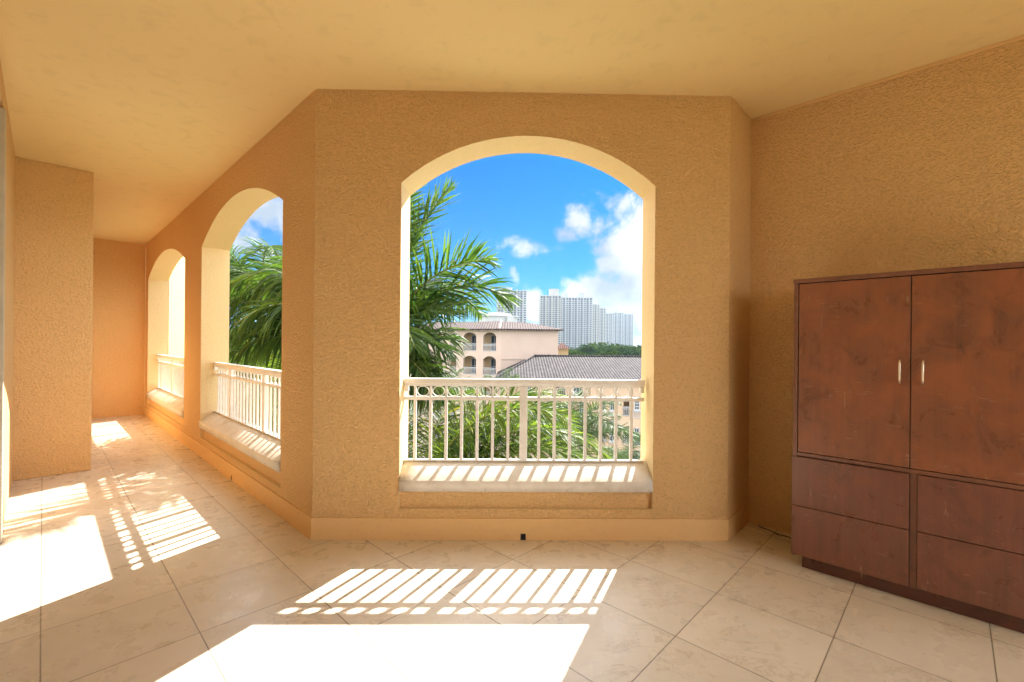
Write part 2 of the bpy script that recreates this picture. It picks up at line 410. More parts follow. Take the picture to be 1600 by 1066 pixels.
def baseboard(wall, A, B, inn, e0=0.0, e1=0.0, holes=()):
    """smooth band at the foot of a wall; inn = unit vector into the room"""
    A = Vector(A); B = Vector(B); u = (B - A).normalized(); inn = Vector(inn); L = (B - A).length
    hh, tt = 0.145, 0.009
    mb = MB(); segs = []; s = -e0
    for h in holes: segs.append((s, h - .018, 0.0)); segs.append((h - .018, h + .018, .045)); s = h + .018
    segs.append((s, L + e1, 0.0))
    for (s0, s1, zb) in segs:
        mb.box(s0, s1, -tt, 0.001, zb, hh, lambda x, y, z: A + u * x - inn * y + Vector((0, 0, z)))
    return obj('baseboard', mb, M['stucco_smooth'], wall)
def weep_hole(wall, A, u, inn, s):
    A = Vector(A)
    mb = MB().box(-.017, .017, -.004, .002, 0.0, .045, lambda x, y, z: A + u * (s + x) - inn * y + Vector((0, 0, z)))
    return obj('drain_hole', mb, M['black'], wall)

NC = (D + N).normalized()                               # outward normal of the centre wall
Pw, Qw = W(a_P, n_P), W(a_Q, n_Q); LC = (Qw - Pw).length; uC = (Qw - Pw).normalized()
# openings measured along the centre wall from P
c_op = None
def s_on(A, u, ux):     # distance along A + u*s seen at photo column ux
    r = (ux - 800) / 710; return (r * A.y - A.x) / (u.x - r * u.y)
c0, c1 = s_on(Pw, uC, 625), s_on(Pw, uC, 1022)

def infill(wall, A, u, out, s0, s1):
    """lower panel set back in the niche and the sheet-metal sill over it"""
    F = lambda x, y, z: A + u * x + out * y + Vector((0, 0, z))
    obj('lower_panel', MB().box(s0 - .005, s1 + .005, .030, TH - .004, .19, .42, F), M['stucco'], wall)
    prof = [(.0295, .325), (-.012, .325), (-.014, .396), (-.0137, .3963), (.030, .426), (.080, .458), (.130, .484), (.163, .4915), (.275, .452), (.275, .40), (.0295, .37)]
    mb = MB(); K = 14
    for k in range(K):
        x0 = s0 + .004 + (s1 - s0 - .008) * k / K; x1 = s0 + .004 + (s1 - s0 - .008) * (k + 1) / K
        for (p, q) in zip(prof[:-1], prof[1:]): mb.quad(F(x0, *p), F(x1, *p), F(x1, *q), F(x0, *q))
    for x in (s0 + .004, s1 - .004):
        mb.v += [F(x, *p) for p in prof]; mb.f.append(tuple(range(len(mb.v) - len(prof), len(mb.v))))
    sill = obj('sill', mb, M['sill'], wall)
    for p_ in sill.data.polygons: p_.use_smooth = len(p_.vertices) == 4
    k = 0
    n = max(2, int((s1 - s0) / .27))
    for i in range(n + 1):
        x = s0 + .03 + (s1 - s0 - .06) * i / n
        obj('rivet', MB().tube([F(x, -.013, .337), F(x, -.0175, .337)], .004, 8), M['frame_grey'], sill)

def railing(label, A, u, out, s0, s1, posts, pitch, group='white railings in the arched openings'):
    y = .145
    root = thing('railing', label, 'railing', tuple(A + u * (s0 + s1) / 2 + out * y + Vector((0, 0, .49))), math.atan2(u.y, u.x), group)
    F = lambda x, yy, z: A + u * x + out * (y + yy) + Vector((0, 0, z))
    obj('top_rail', MB().box(s0, s1, -.030, .030, 1.030, 1.068, F), M['rail'], root, bevel=.006)
    obj('mid_rail', MB().box(s0, s1, -.014, .014, .916, .942, F), M['rail'], root, bevel=.003)
    obj('under_rail', MB().box(s0, s1, -.012, .012, 1.014, 1.029, F), M['rail'], root)
    obj('bottom_rail', MB().box(s0, s1, -.016, .016, .4925, .502, F), M['rail'], root, bevel=.002)
    for x in (s0 + .016, s1 - .016):
        obj('bracket', MB().box(x - .012, x + .012, -.02, .02, .975, 1.0295, F), M['rail'], root, bevel=.003)
    for p in posts: obj('post', MB().box(p - .026, p + .026, -.020, .020, .5025, 1.0135, F), M['rail'], root, bevel=.004)
    edges = [s0] + list(posts) + [s1]
    for i, (e0, e1) in enumerate(zip(edges[:-1], edges[1:])):
        xs = []
        if i > 0:
            x = e0 + pitch
            while x < e1 - (.05 if i < len(edges) - 2 else .03): xs.append(x); x += pitch
        else:
            x = e1 - pitch
            while x > e0 + .03: xs.append(x); x -= pitch
            xs.sort()
        for x in xs: obj('baluster', MB().box(x - .010, x + .010, -.010, .010, .5025, .9155, F).box(x - .008, x + .008, -.008, .008, .9425, 1.0135, F), M['rail'], root)
        for x0, x1 in zip(xs[:-1], xs[1:]):
            c = (x0 + x1) / 2; mb = MB(); K = 28; ro, ri, t = .0440, .0378, .005; cz = .978; rz = .0355 / .0425
            i0 = len(mb.v)
            for k in range(K):
                an = 2 * math.pi * k / K
                for (rr, yy) in ((ro, -t), (ri, -t), (ri, t), (ro, t)): mb.v.append(F(c + rr * math.cos(an), yy, cz + rr * math.sin(an) * rz))
            for k in range(K):
                for j in range(4):
                    a, b_ = i0 + k * 4 + j, i0 + k * 4 + (j + 1) % 4; c2, d2 = i0 + ((k + 1) % K) * 4 + (j + 1) % 4, i0 + ((k + 1) % K) * 4 + j
                    mb.f.append((a, b_, c2, d2))
            obj('ring', mb, M['rail'], root)
    return root

# ---- centre wall
t = thing('balcony_wall', 'orange stucco wall with the wide arched opening over the city view', 'wall', tuple((Pw + Qw) / 2), 0, 'stucco walls of the balcony')
w, r = wall_arches(Pw, Qw, NC, TH, 0, CEIL, [(c0, c1, .205, 2.385, .325)], back0=-TH * math.tan(R(22.5)) * -1 * -1 if False else -.116, back1=.116)
obj('wall_face', w, M['stucco'], t); obj('arch_reveal', r, M['stucco_reveal'], t)
dh = s_on(Pw, uC, 820)
baseboard(t, Pw, Qw, -NC, .0037, .0037, [dh]); weep_hole(t, Pw, uC, -NC, dh)
infill(t, Pw, uC, NC, c0, c1)
Rp = Pw + NC * .145
rl = [s_on(Rp, uC, x) for x in (633, 819, 1007)]
railing('white metal railing with rings across the wide opening facing the towers', Pw, uC, NC, max(rl[0], c0 + .002), min(rl[2], c1 - .002), [rl[1]], .1085)

# ---- left wall with two arches
Sw = W(a_S, n_P); LL = a_S - a_P
t = thing('balcony_wall', 'long stucco wall on the left pierced by two arches', 'wall', tuple((Pw + Sw) / 2), 0, 'stucco walls of the balcony')
o1 = (s_on(Pw, D, 440), s_on(Pw, D, 314)); o2 = (s_on(Pw, D, 288), s_on(Pw, D, 231))
w, r = wall_arches(Pw, Sw, N, TH, 0, CEIL, [(o1[0], o1[1], .205, 2.385, .31), (o2[0], o2[1], .205, 2.36, .29)], back0=.116)
obj('wall_face', w, M['stucco'], t); obj('arch_reveal', r, M['stucco_reveal'], t)
hs_ = s_on(Pw, D, 365)
baseboard(t, Pw, Sw, -N, .0037, 0, [hs_]); weep_hole(t, Pw, D, -N, hs_)
infill(t, Pw, D, N, *o1); infill(t, Pw, D, N, *o2)
railing('white metal railing in the nearer arch of the left wall, palms behind it', Pw, D, N, o1[0] + .002, o1[1] - .002, [.36 + o1[0], 1.40, 2.45], .105)
railing('white metal railing in the farthest arch, bleached by the sun', Pw, D, N, o2[0] + .002, o2[1] - .002, [o2[0] + .6, o2[0] + 1.6, o2[0] + 2.5], .105)

# ---- return and right wall
t = thing('balcony_wall', 'narrow shaded return wall between the arch wall and the cabinet wall', 'wall', tuple(W(a_Q, 3.44)), 0, 'stucco walls of the balcony')
obj('wall_face', MB().box(a_Q + .0, a_Q + .25, n_Q + .0, n_R + .2, 0, CEIL, W), M['stucco'], t)
baseboard(t, W(a_Q, n_Q), W(a_Q, n_R), -D, .0037, 0)
t = thing('balcony_wall', 'stucco wall behind the brown cabinet, with an added unseen arch for light', 'wall', tuple(W(-1, n_R)), 0, 'stucco walls of the balcony')
w, r = wall_arches(W(a_Q - .001, n_R), W(-3.299, n_R), N, .28, 0, CEIL, [(a_Q + 1.1, a_Q + 3.7, .49, 2.385, .325)])  # arch added out of frame so sun bounces onto this side
obj('wall_face', w, M['stucco'], t); obj('arch_reveal', r, M['stucco_reveal'], t)
obj('ceiling_bead', MB().box(-3.3, a_Q - .001, n_R - .008, n_R - .0005, CEIL - .022, CEIL - .002, W), M['stucco_smooth'], t)
# ---- far end, corridor pier, facade
t = thing('balcony_wall', 'stucco wall closing the far end of the corridor', 'wall', tuple(W(a_S, .7)), 0, 'stucco walls of the balcony')
obj('wall_face', MB().box(a_S, a_S + .25, -.5, n_P - .001, 0, CEIL, W), M['stucco'], t)
t = thing('balcony_pier', 'broad stucco pier jutting into the corridor on the left', 'pier', tuple(W(6.22, .1)), 0)
obj('pier_face', MB().box(6.22, a_S - .001, -.5, .345, 0, CEIL, W), M['stucco'], t, bevel=.012)
t = thing('facade_wall', 'stucco strip of house wall beside the door frame at the left edge', 'wall', tuple(W(5.4, -.3)), 0)
obj('wall_face', MB().box(4.47, 6.219, -.46, -.19, 0, CEIL, W), M['stucco'], t)
obj('header', MB().box(-3.3, 4.469, -.46, -.19, 2.84, CEIL, W), M['stucco'], t)
t = thing('door_frame', 'grey metal frame of the open balcony door at the left edge', 'door frame', tuple(W(4.6, -.2)), 0)
obj('jamb', MB().box(4.38, 4.469, -.40, -.178, 0.001, 2.80, W), M['frame_grey'], t, bevel=.004)
obj('jamb', MB().box(-3.29, -3.23, -.40, -.178, 0.001, 2.80, W), M['frame_grey'], t, bevel=.004)
obj('head', MB().box(-3.29, 4.379, -.40, -.22, 2.801, 2.839, W), M['frame_grey'], t)
t = thing('end_wall', 'stucco wall closing the balcony beyond the cabinet, with an added unseen arch for light', 'wall', tuple(W(-3.3, 2)), 0)
w, r = wall_arches(W(-3.3, n_R - .001), W(-3.3, -4.8), -D, .3, 0, CEIL, [(.35, 3.55, .30, 2.45, .3)])  # unseen arch, added to let skylight in from the right
obj('wall_face', w, M['stucco'], t); obj('arch_reveal', r, M['stucco_reveal'], t)
t = thing('indoor_wall', 'pale walls of the room behind the open balcony door', 'wall', tuple(W(1, -4.6)), 0)
obj('wall_face', MB().box(-3.299, 6.2, -4.8, -4.55, 0, CEIL, W).box(5.9, 6.2, -4.549, -.461, 0, CEIL, W), M['room_white'], t)
# ---- neighbouring bay outside the far arch
t = thing('bay_wall', 'sunlit yellow outside wall of the next bay seen through the farthest arch', 'wall', tuple(W(7.6, 2.2, -8)), 0)
b0, b1 = W(a_S - .28, n_P + TH + .01), W(a_S - .28 + 1.1, n_P + TH + 1.11)
o_ = D * 3.0
obj('wall_face', MB().prism([(b0.x, b0.y), (b1.x, b1.y), ((b1 + o_).x, (b1 + o_).y), ((b0 + o_).x, (b0 + o_).y)], -14, 8), M['exterior_yellow'], t)

# ================================================================== CABINET
rz = math.atan2(-SA, CA)
cab = thing('storage_cabinet', 'worn dark red brown wooden cabinet with two doors over four drawers against the right wall', 'cabinet', tuple(W(.681, 3.12)), rz)
CM = world_of(cab)
F = lambda x, y, z: CM @ Vector((x, y, z))
WD, DP, HT = 1.056, .50, 1.714
mid = .528
body = MB()
body.box(0, .022, 0, DP, .074, HT - .0255, F); body.box(WD - .022, WD, 0, DP, .074, HT - .0255, F)
body.box(.0225, WD - .0225, .03, DP, .074, HT - .0255, F)
body.box(.0225, WD - .0225, .0, .0295, .667, .688, F)
obj('carcass', body, M['wood_frame'], cab, bevel=.0015)
obj('top_board', MB().box(-.004, WD + .004, -.004, DP, HT - .025, HT, F), M['wood_frame'], cab, bevel=.002)
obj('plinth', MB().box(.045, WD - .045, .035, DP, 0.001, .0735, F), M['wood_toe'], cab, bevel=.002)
obj('centre_stile', MB().box(mid + .001, mid + .028, .004, .0295, .076, .6665, F), M['wood_frame'], cab)
for k, (x0, x1, hx, b) in enumerate(((.0265, mid - .0035, .484, 0), (mid + .001, WD - .0265, .574, 0))):
    dr = obj('door', MB().box(x0, x1, .002, .0285, .6915, HT - .0295, F), M['wood_door'], cab, bevel=.0015)
    if k: dr['label'] = 'right door with large red worn blotches'
    pts = [(hx, .0015, 1.128), (hx, -.016, 1.133), (hx, -.022, 1.15), (hx, -.025, 1.189), (hx, -.022, 1.228), (hx, -.016, 1.245), (hx, .0015, 1.25)]
    obj('handle', MB().tube([F(*p) for p in pts], [.0038, .004, .0045, .0048, .0045, .004, .0038], 10), M['handle'], dr, smooth=True)
for (x0, x1, yo) in ((-.002, mid - .0025, -.010), (mid + .030, WD + .002, -.004)):
    for (z0, z1) in ((.376, .663), (.082, .372)):
        obj('drawer', MB().box(x0, x1, yo, .0285 if x0 > 0 else -.001, z0, z1, F), M['wood_draw'], cab, bevel=.002)

# small cable on the floor by the cabinet
cb = MB()
cp = [W(1.0, 3.62, .006), W(.93, 3.60, .006), W(.86, 3.56, .007), W(.80, 3.57, .006), W(.74, 3.50, .007), W(.70, 3.46, .010), W(.66, 3.45, .010)]
tag(obj('cable', cb.tube(cp, .0032, 6), M['black'], None, smooth=True), 'short black cable lying on the tiles beside the cabinet', 'cable')

# ================================================================== PALMS
def frond(rng, base, az, el, length, droop, leaf, nl=54, twist=0.0, hang=0.5, width=.033, lift=.6):
    """returns leaf mesh and rachis mesh of one feather frond"""
    lm, sm = MB(), MB()
    pts = []; p = Vector(base); K = 22; e = el; h = Vector((math.cos(az), math.sin(az), 0))
    side_bend = rng.uniform(-.25, .25)
    for k in range(K + 1):
        pts.append(p.copy()); f = k / K
        hh = Matrix.Rotation(side_bend * f, 3, 'Z') @ h
        d = hh * math.cos(e) + Vector((0, 0, math.sin(e)))
        p = p + d * (length / K); e -= droop / K * (0.45 + 1.1 * f)
    sm.tube(pts, [.024 * (1 - .85 * k / K) + .003 for k in range(K + 1)], 5)
    def at(f):
        x = f * K; i = min(int(x), K - 1); return pts[i].lerp(pts[i + 1], x - i), (pts[i + 1] - pts[i]).normalized()
    for i in range(nl):
        f = .13 + .87 * (i + .5) / nl
        c, tdir = at(min(f, .999)); sd = tdir.cross(Vector((0, 0, 1))).normalized(); up = sd.cross(tdir).normalized()
        if twist: 
            q = Matrix.Rotation(twist, 3, tdir); sd = q @ sd; up = q @ up
        ll = leaf * (math.sin(math.pi * min(1, .18 + f * .80)) ** .55) * rng.uniform(.82, 1.1)
        for sgn in (-1, 1):
            fw = .55 + .75 * f ** 2 + rng.uniform(-.1, .1)
            ris = lift * rng.uniform(-.9, 1.5)
            dd = (sd * sgn + tdir * fw + up * ris).normalized()
            w_ = width * rng.uniform(.75, 1.15) * (.75 + .4 * math.sin(math.pi * f))
            nrm = (dd.cross(tdir)).normalized(); wv = nrm.cross(dd).normalized()
            wv = Matrix.Rotation(rng.uniform(-.9, .9), 3, dd) @ wv
            o = c.copy(); sgm = 4; ring = []
            hg = hang * rng.uniform(.6, 1.35)
            for k in range(sgm + 1):
                g = k / sgm; ww = w_ * (.55 + .9 * g if g < .4 else .91 * (1 - ((g - .4) / .6) ** 1.6)) * .5
                ring.append((o - wv * ww, o + wv * ww)) if k < sgm else ring.append((o, o))
                dd = (dd + Vector((0, 0, -hg * .42 * (g + .35)))).normalized(); o = o + dd * (ll / sgm)
            if (o.x * N.x + o.y * N.y) < 1.66 and o.x < -1.2 or (o.x + 0 * o.y < 0.9 and o.y < 3.5): continue
            i0 = len(lm.v)
            for (a_, b_) in ring[:-1]: lm.v += [a_, b_]
            lm.v.append(ring[-1][0])
            for k in range(sgm - 1): lm.f.append((i0 + 2 * k, i0 + 2 * k + 1, i0 + 2 * k + 3, i0 + 2 * k + 2))
            lm.f.append((i0 + 2 * sgm - 2, i0 + 2 * sgm - 1, i0 + 2 * sgm))
    return lm, sm
def palm(label, x, y, zc, fr, seed, leafmat, group='royal palms outside the balcony', ground=-14.0, tr=.17, wd=.033, dn=38):
    """fr = list of (azimuth deg, elevation deg, length, droop, leaf length, hang)"""
    rng = random.Random(seed)
    root = thing('palm_tree', label, 'palm', (x, y, ground), 0, group)
    zs = [ground, ground + .6, ground + 3, zc - 2.2, zc - 1.6]
    obj('trunk', MB().tube([(x + .05 * math.sin(z), y, z) for z in zs], [tr * 1.6, tr * 1.25, tr, tr * .95, tr * .9], 14), M['trunk'], root, smooth=True)
    obj('crown_shaft', MB().tube([(x, y, zc - 1.62), (x, y, zc - 1.1), (x, y, zc - .4), (x, y, zc + .02)], [tr * .92, tr * .95, tr * .62, tr * .3], 12), M['shaft'], root, smooth=True)
    for (az, el, ln, dr, lf, hg) in fr:
        b = (x + .09 * math.cos(R(az)), y + .09 * math.sin(R(az)), zc - .12 + .1 * rng.random())
        lm, sm = frond(rng, b, R(az), R(el), ln, dr, lf, nl=int(dn * ln), width=wd, hang=hg, twist=rng.uniform(-.35, .35))
        o = obj('frond', lm, leafmat, root); obj('midrib', sm, M['stalk'], o, smooth=True)
    return root
# palm whose crown hides behind the left pier of the centre arch
palm('nearest tall palm whose fronds reach into the left of the wide arch', -2.12, 7.2, 1.45, [
    (6, 80, 2.7, 0.6, .85, .15), (-40, 84, 2.5, 0.5, .8, .2), (8, 55, 2.4, 1.75, 1.0, .4), (-14, 58, 2.2, 1.2, .9, .4), (24, 20, 1.3, 1.0, .8, .6), (-12, 10, 1.15, .9, .8, .8), (-5, -20, 1.2, .7, .8, .9), (-30, -30, 1.4, .5, .8, .9), (-30, 40, 1.4, 1.1, .8, .6),
    (60, 55, 2.6, 1.4, .7, .6), (-34, -22, 1.5, .6, .7, .9), (-62, 30, 1.7, 1.6, .7, .8), (45, 40, 2.4, 1.3, .75, .6),
    (100, 66, 2.8, 1.4, .7, .6), (135, 50, 2.8, 1.6, .75, .8), (160, 62, 2.7, 1.5, .75, .7), (180, 52, 2.6, 1.9, .9, 1.0), (195, 60, 2.5, 1.9, .9, 1.0), (172, 36, 2.6, 1.7, .9, 1.1),
    (215, 40, 2.1, 1.7, .9, 1.2), (165, 18, 2.4, 1.3, .9, 1.2), (190, 12, 2.1, 1.0, .9, 1.2), (80, 84, 2.6, .9, .6, .3), (184, 30, 2.3, 1.5, .9, 1.2)], 5, M['leaf_near'], wd=.040, dn=38)
palm('lower leafy palm filling the view behind the white railing', -1.35, 6.6, -.75, [
    (0, 48, 3.0, 1.7, .75, .6), (-14, 38, 2.9, 1.5, .8, .4), (14, 30, 3.1, 1.5, .75, .6), (30, 52, 3.0, 1.7, .75, .5),
    (-6, 18, 2.8, 1.0, .8, .4), (8, 5, 2.8, .7, .8, .4), (50, 40, 2.8, 1.5, .75, .6), (80, 60, 2.8, 1.6, .7, .5), (15, 66, 2.8, 1.6, .7, .5),
    (120, 45, 2.8, 1.5, .75, .6), (160, 50, 2.9, 1.6, .75, .6), (190, 40, 2.8, 1.5, .75, .6), (215, 55, 2.4, 1.5, .75, .6), (-25, 62, 2.7, 1.6, .7, .5)], 9, M['leaf_low'], wd=.022, dn=50)
palm('pale palm standing farther off in front of the peach wing', 2.15, 17.5, -2.7, [
    (a_, e_, 3.1, 1.5, .85, .6) for a_, e_ in ((0, 40), (25, 55), (55, 45), (90, 60), (125, 50), (160, 42), (185, 55), (215, 40), (245, 55), (275, 42), (305, 55), (335, 45), (70, 80), (200, 78), (320, 76))], 12, M['leaf_far'])
palm('tall shaggy palm seen whole through the nearer left arch', -7.3, 13.2, 2.55, [
    (a_, e_, 2.9, 2.0, .9, .9) for a_, e_ in ((0, 40), (22, 55), (45, 35), (-20, 48), (-45, 30), (-70, 42), (-95, 28), (-120, 40), (-145, 52), (180, 38), (155, 55), (130, 40), (90, 50), (-60, 66), (-10, 72), (-110, 68), (200, 74), (-30, 10), (-75, 5), (-120, 8), (10, 12))], 21, M['leaf_near'])
palm('bright yellow green palm low behind the railing of the nearer left arch', -5.6, 11.2, -.9, [
    (a_, e_, 2.8, 1.3, .8, .4) for a_, e_ in ((-60, 45), (-40, 60), (-20, 45), (0, 55), (25, 45), (60, 55), (95, 50), (-85, 50), (-110, 45), (-140, 55), (-175, 50), (150, 60), (-55, 76), (-30, 25), (-75, 25), (-95, 78), (-5, 70), (130, 74), (180, 30))], 22, M['leaf_low'], wd=.026, dn=44)
palm('rear palm closing the gap between the two palms of the left arch', -9.4, 17.5, -.3, [
    (a_, e_, 3.2, 1.5, .9, .5) for a_, e_ in ((0, 45), (30, 55), (60, 45), (90, 60), (125, 50), (160, 42), (185, 55), (215, 40), (245, 55), (275, 42), (305, 55), (335, 45), (70, 80), (200, 78), (320, 76))], 23, M['leaf_low'])
palm('short palm with its crown far below beside the peach wing', 6.6, 26, -6.2, [
    (a_, e_, 3.0, 1.5, .8, .6) for a_, e_ in ((0, 40), (40, 55), (80, 45), (120, 55), (160, 42), (200, 50), (240, 45), (280, 50), (320, 45), (60, 78), (220, 75))], 31, M['leaf_far'])
palm('slim palm in front of the pink block, half hidden by the big fronds', -4.6, 33, -2.6, [
    (a_, e_, 2.9, 1.5, .8, .6) for a_, e_ in ((0, 40), (40, 55), (80, 45), (120, 55), (160, 42), (200, 50), (240, 45), (280, 50), (320, 45), (60, 78), (220, 75))], 33, M['leaf_far'])
palm('small palm below the arches of the pink block', -.9, 42, -2.9, [
    (a_, e_, 2.6, 1.4, .8, .6) for a_, e_ in ((0, 40), (45, 55), (90, 45), (135, 55), (180, 42), (225, 50), (270, 45), (315, 50), (60, 78))], 35, M['leaf_far'])

# ================================================================== OUTSIDE BUILDINGS
def PX(u, v, Y):        # photo pixel at distance Y -> world point (measuring aid for the far buildings)
    dx, dy = u - 800, v - 533; r = .009
    x = dx * math.cos(r) + dy * math.sin(r); yy = -dx * math.sin(r) + dy * math.cos(r) - 3
    return Vector((x / 710 * Y, Y, EYE - yy / 710 * Y))
def window(parent, c, u, out, w, h, nx=2, nz=3, arch=0.0, recess=.10, frame=True):
    """framed window: c = bottom centre on the wall face, u = along, out = towards the viewer"""
    F = lambda x, y, z: c + u * x + out * y + Vector((0, 0, z))
    fr = MB(); b_ = .07
    fr.box(-w / 2, -w / 2 + b_, .002, .06, 0, h, F).box(w / 2 - b_, w / 2, .002, .06, 0, h, F).box(-w / 2 + b_, w / 2 - b_, .002, .06, 0, b_, F)
    fr.box(-w / 2 - .1, w / 2 + .1, .002, .14, -.14, -.002, F)
    K = 10
    def az(x): return h + (arch * (1 - (2 * x / w) ** 2) if arch else 0)
    for k in range(K):
        x0 = -w / 2 + w * k / K; x1 = -w / 2 + w * (k + 1) / K
        fr.quad(F(x0, .06, az(x0) - b_), F(x1, .06, az(x1) - b_), F(x1, .06, az(x1)), F(x0, .06, az(x0)))
        fr.quad(F(x0, .0, az(x0)), F(x1, .0, az(x1)), F(x1, .06, az(x1)), F(x0, .06, az(x0)))
    for i in range(1, nx): x = -w / 2 + w * i / nx; fr.box(x - .025, x + .025, .015, .05, b_, az(x) - b_, F)
    for j in range(1, nz): z = h * j / nz; fr.box(-w / 2 + b_, w / 2 - b_, .018, .048, z - .025, z + .025, F)
    f = obj('window', fr, M['white_ext'], parent)
    pn = MB(); i0 = 0
    pn.v += [F(-w / 2, .012, 0), F(w / 2, .012, 0)] + [F(w / 2 - w * k / K, .012, az(w / 2 - w * k / K)) for k in range(K + 1)]
    pn.f.append(tuple(range(len(pn.v))))
    obj('pane', pn, M['pane'], f)
def small_rail(parent, A, u, out, s0, s1, z0, h=.95):
    F = lambda x, y, z: A + u * x + out * y + Vector((0, 0, z))
    mb = MB().box(s0, s1, .02, .08, z0 + h - .07, z0 + h, F).box(s0, s1, .03, .07, z0 + h - .24, z0 + h - .20, F).box(s0, s1, .03, .07, z0 + .04, z0 + .09, F)
    n = max(3, int((s1 - s0) / .16))
    for i in range(n + 1):
        x = s0 + (s1 - s0) * i / n; mb.box(x - .022, x + .022, .035, .065, z0 + .09, z0 + h - .07, F)
    return obj('balcony_railing', mb, M['white_ext'], parent)

# ---- pink block
YA = 56.0
A0 = PX(783, 536, YA); A0.z = 0; A1 = PX(872, 536, YA + 1.0); A1.z = 0; AL = Vector((-14.5, 61.5, 0))
pink = thing('apartment_block', 'pink apartment block with arched loggias and a low dark tiled roof', 'building', (A0.x, A0.y, -14))
uA = (A0 - AL).normalized(); LA = (A0 - AL).length; outA = Vector((uA.y, -uA.x, 0)); EZ = 3.05
def sA(ux): return s_on(AL, uA, ux)
ops = []
for (x0, x1) in ((755, 775), (724, 744), (703, 713), (678, 690), (640, 660)):
    s0, s1 = sA(x0), sA(x1)
    for k in range(5):
        zb = .25 - 2.98 * k
        ops.append((s0, s1, zb, zb + 1.95, .42 if s1 - s0 > 1.2 else .3))
w, r = wall_arches(AL, A0, -outA, .35, -14, EZ, ops, K=8)
obj('wall', w, M['wall_pink'], pink); obj('arch_reveal', r, M['wall_pink'], pink)
bk = MB(); F = lambda x, y, z: AL + uA * x - outA * y + Vector((0, 0, z))
for k in range(5):
    zb = .25 - 2.98 * k; bk.box(.3, LA - .3, .36, 2.0, zb - .25, zb - .02, F)
obj('loggia_floor', bk, M['paving'], pink)
obj('loggia_back', MB().box(.3, LA - .3, 1.9, 2.1, -14, EZ, F), M['wall_ochre'], pink)
for (s0, s1) in sorted({(o[0], o[1]) for o in ops}):
    for k in range(5):
        zb = .25 - 2.98 * k
        small_rail(pink, AL, uA, -outA, s0, s1, zb - .02)
        if k < 3:
            window(pink, AL + uA * (s0 + (s1 - s0) * .38) - outA * 1.895 + Vector((0, 0, zb)), uA, outA, (s1 - s0) * .55, 2.0, 2, 2)
uB = (A1 - A0).normalized(); oB = Vector((uB.y, -uB.x, 0)); LB = (A1 - A0).length
w, r = wall_arches(A0, A1, -oB, .35, -14, EZ, [])
obj('side_wall', w, M['wall_pink'], pink)
obj('string_course', MB().box(0, LB, -.001, .09, -.72, -.52, lambda x, y, z: A0 + uB * x + oB * y + Vector((0, 0, z))), M['wall_pink'], pink)
obj('cornice', MB().box(-.1, LB + .2, -.001, .25, EZ - .28, EZ - .002, lambda x, y, z: A0 + uB * x + oB * y + Vector((0, 0, z))).box(-.0, LA + .1, -.001, .25, EZ - .28, EZ - .002, lambda x, y, z: AL + uA * x + outA * y + Vector((0, 0, z))), M['wall_pink'], pink)
Bk1 = A1 + Vector((.5, 14, 0)); BkL = AL + Vector((1, 12, 0))
obj('side_wall', MB().quad(A1 + Vector((0, 0, -14)), Bk1 + Vector((0, 0, -14)), Bk1 + Vector((0, 0, EZ)), A1 + Vector((0, 0, EZ))), M['wall_pink'], pink)
M['roof_pink'] = tile_mat('roof_tiles_brown', (0.055, 0.033, 0.03), (0.085, 0.052, 0.046), (1, 0, 0), .33, (0, .97, .25), .42)
ez = EZ; ov = .55
e0, e1, eL = A0 + outA * ov + oB * .1, A1 + oB * ov + uB * .6, AL + outA * ov
rz0 = 4.25; rA, rB, rL = Vector((A0.x - .1, 61.5, rz0)), Vector((2.4, 62.5, rz0 - .15)), Vector((-12, 67, rz0))
zz = lambda p, z: Vector((p.x, p.y, z))
rf = MB(); rf.quad(zz(eL, ez), zz(e0, ez), rA, rL); rf.quad(zz(e0, ez), zz(e1, ez), rB, rA)
rf.quad(zz(e1, ez), zz(Bk1, ez) + Vector((.6, 0, 0)), rB); rf.quad(rL, rA, rB, zz(Bk1, ez), zz(BkL, ez))
for p, q in ((eL, e0), (e0, e1)): rf.quad(zz(p, ez - .16), zz(q, ez - .16), zz(q, ez), zz(p, ez))
roof = obj('roof', rf, M['roof_pink'], pink)
M['ridge_tile'] = plain('ridge_tile', (0.50, 0.40, 0.34), 0.8, var=.15)
obj('ridge_cap', MB().tube([zz(e0, ez + .06), rA + Vector((0, 0, .06))], .11, 6), M['ridge_tile'], roof)

# ---- small turret
TU = PX(881, 545, 75); tb = thing('garden_turret', 'small ochre turret with a red pyramid roof between the pink block and the trees', 'turret', (TU.x, TU.y, -14))
x0, x1 = PX(868, 545, 75).x, PX(891, 545, 75).x
ze = PX(880, 546, 75).z + .1; zt = PX(880, 536, 75).z + .1
obj('wall', MB().box(x0 + .3, x1 - .3, 75, 77.5, -14, ze), M['wall_ochre'], tb)
rt = MB(); c = Vector(((x0 + x1) / 2, 76.2, zt)); q = [Vector((x0, 74.6, ze)), Vector((x1, 74.6, ze)), Vector((x1, 77.9, ze)), Vector((x0, 77.9, ze))]
for i in range(4): rt.quad(q[i], q[(i + 1) % 4], c)
M['roof_red'] = tile_mat('roof_tiles_red', (0.10, 0.035, 0.025), (0.14, 0.055, 0.04), (1, 0, 0), .33, (0, .85, .5), .42)
obj('roof', rt, M['roof_red'], tb)

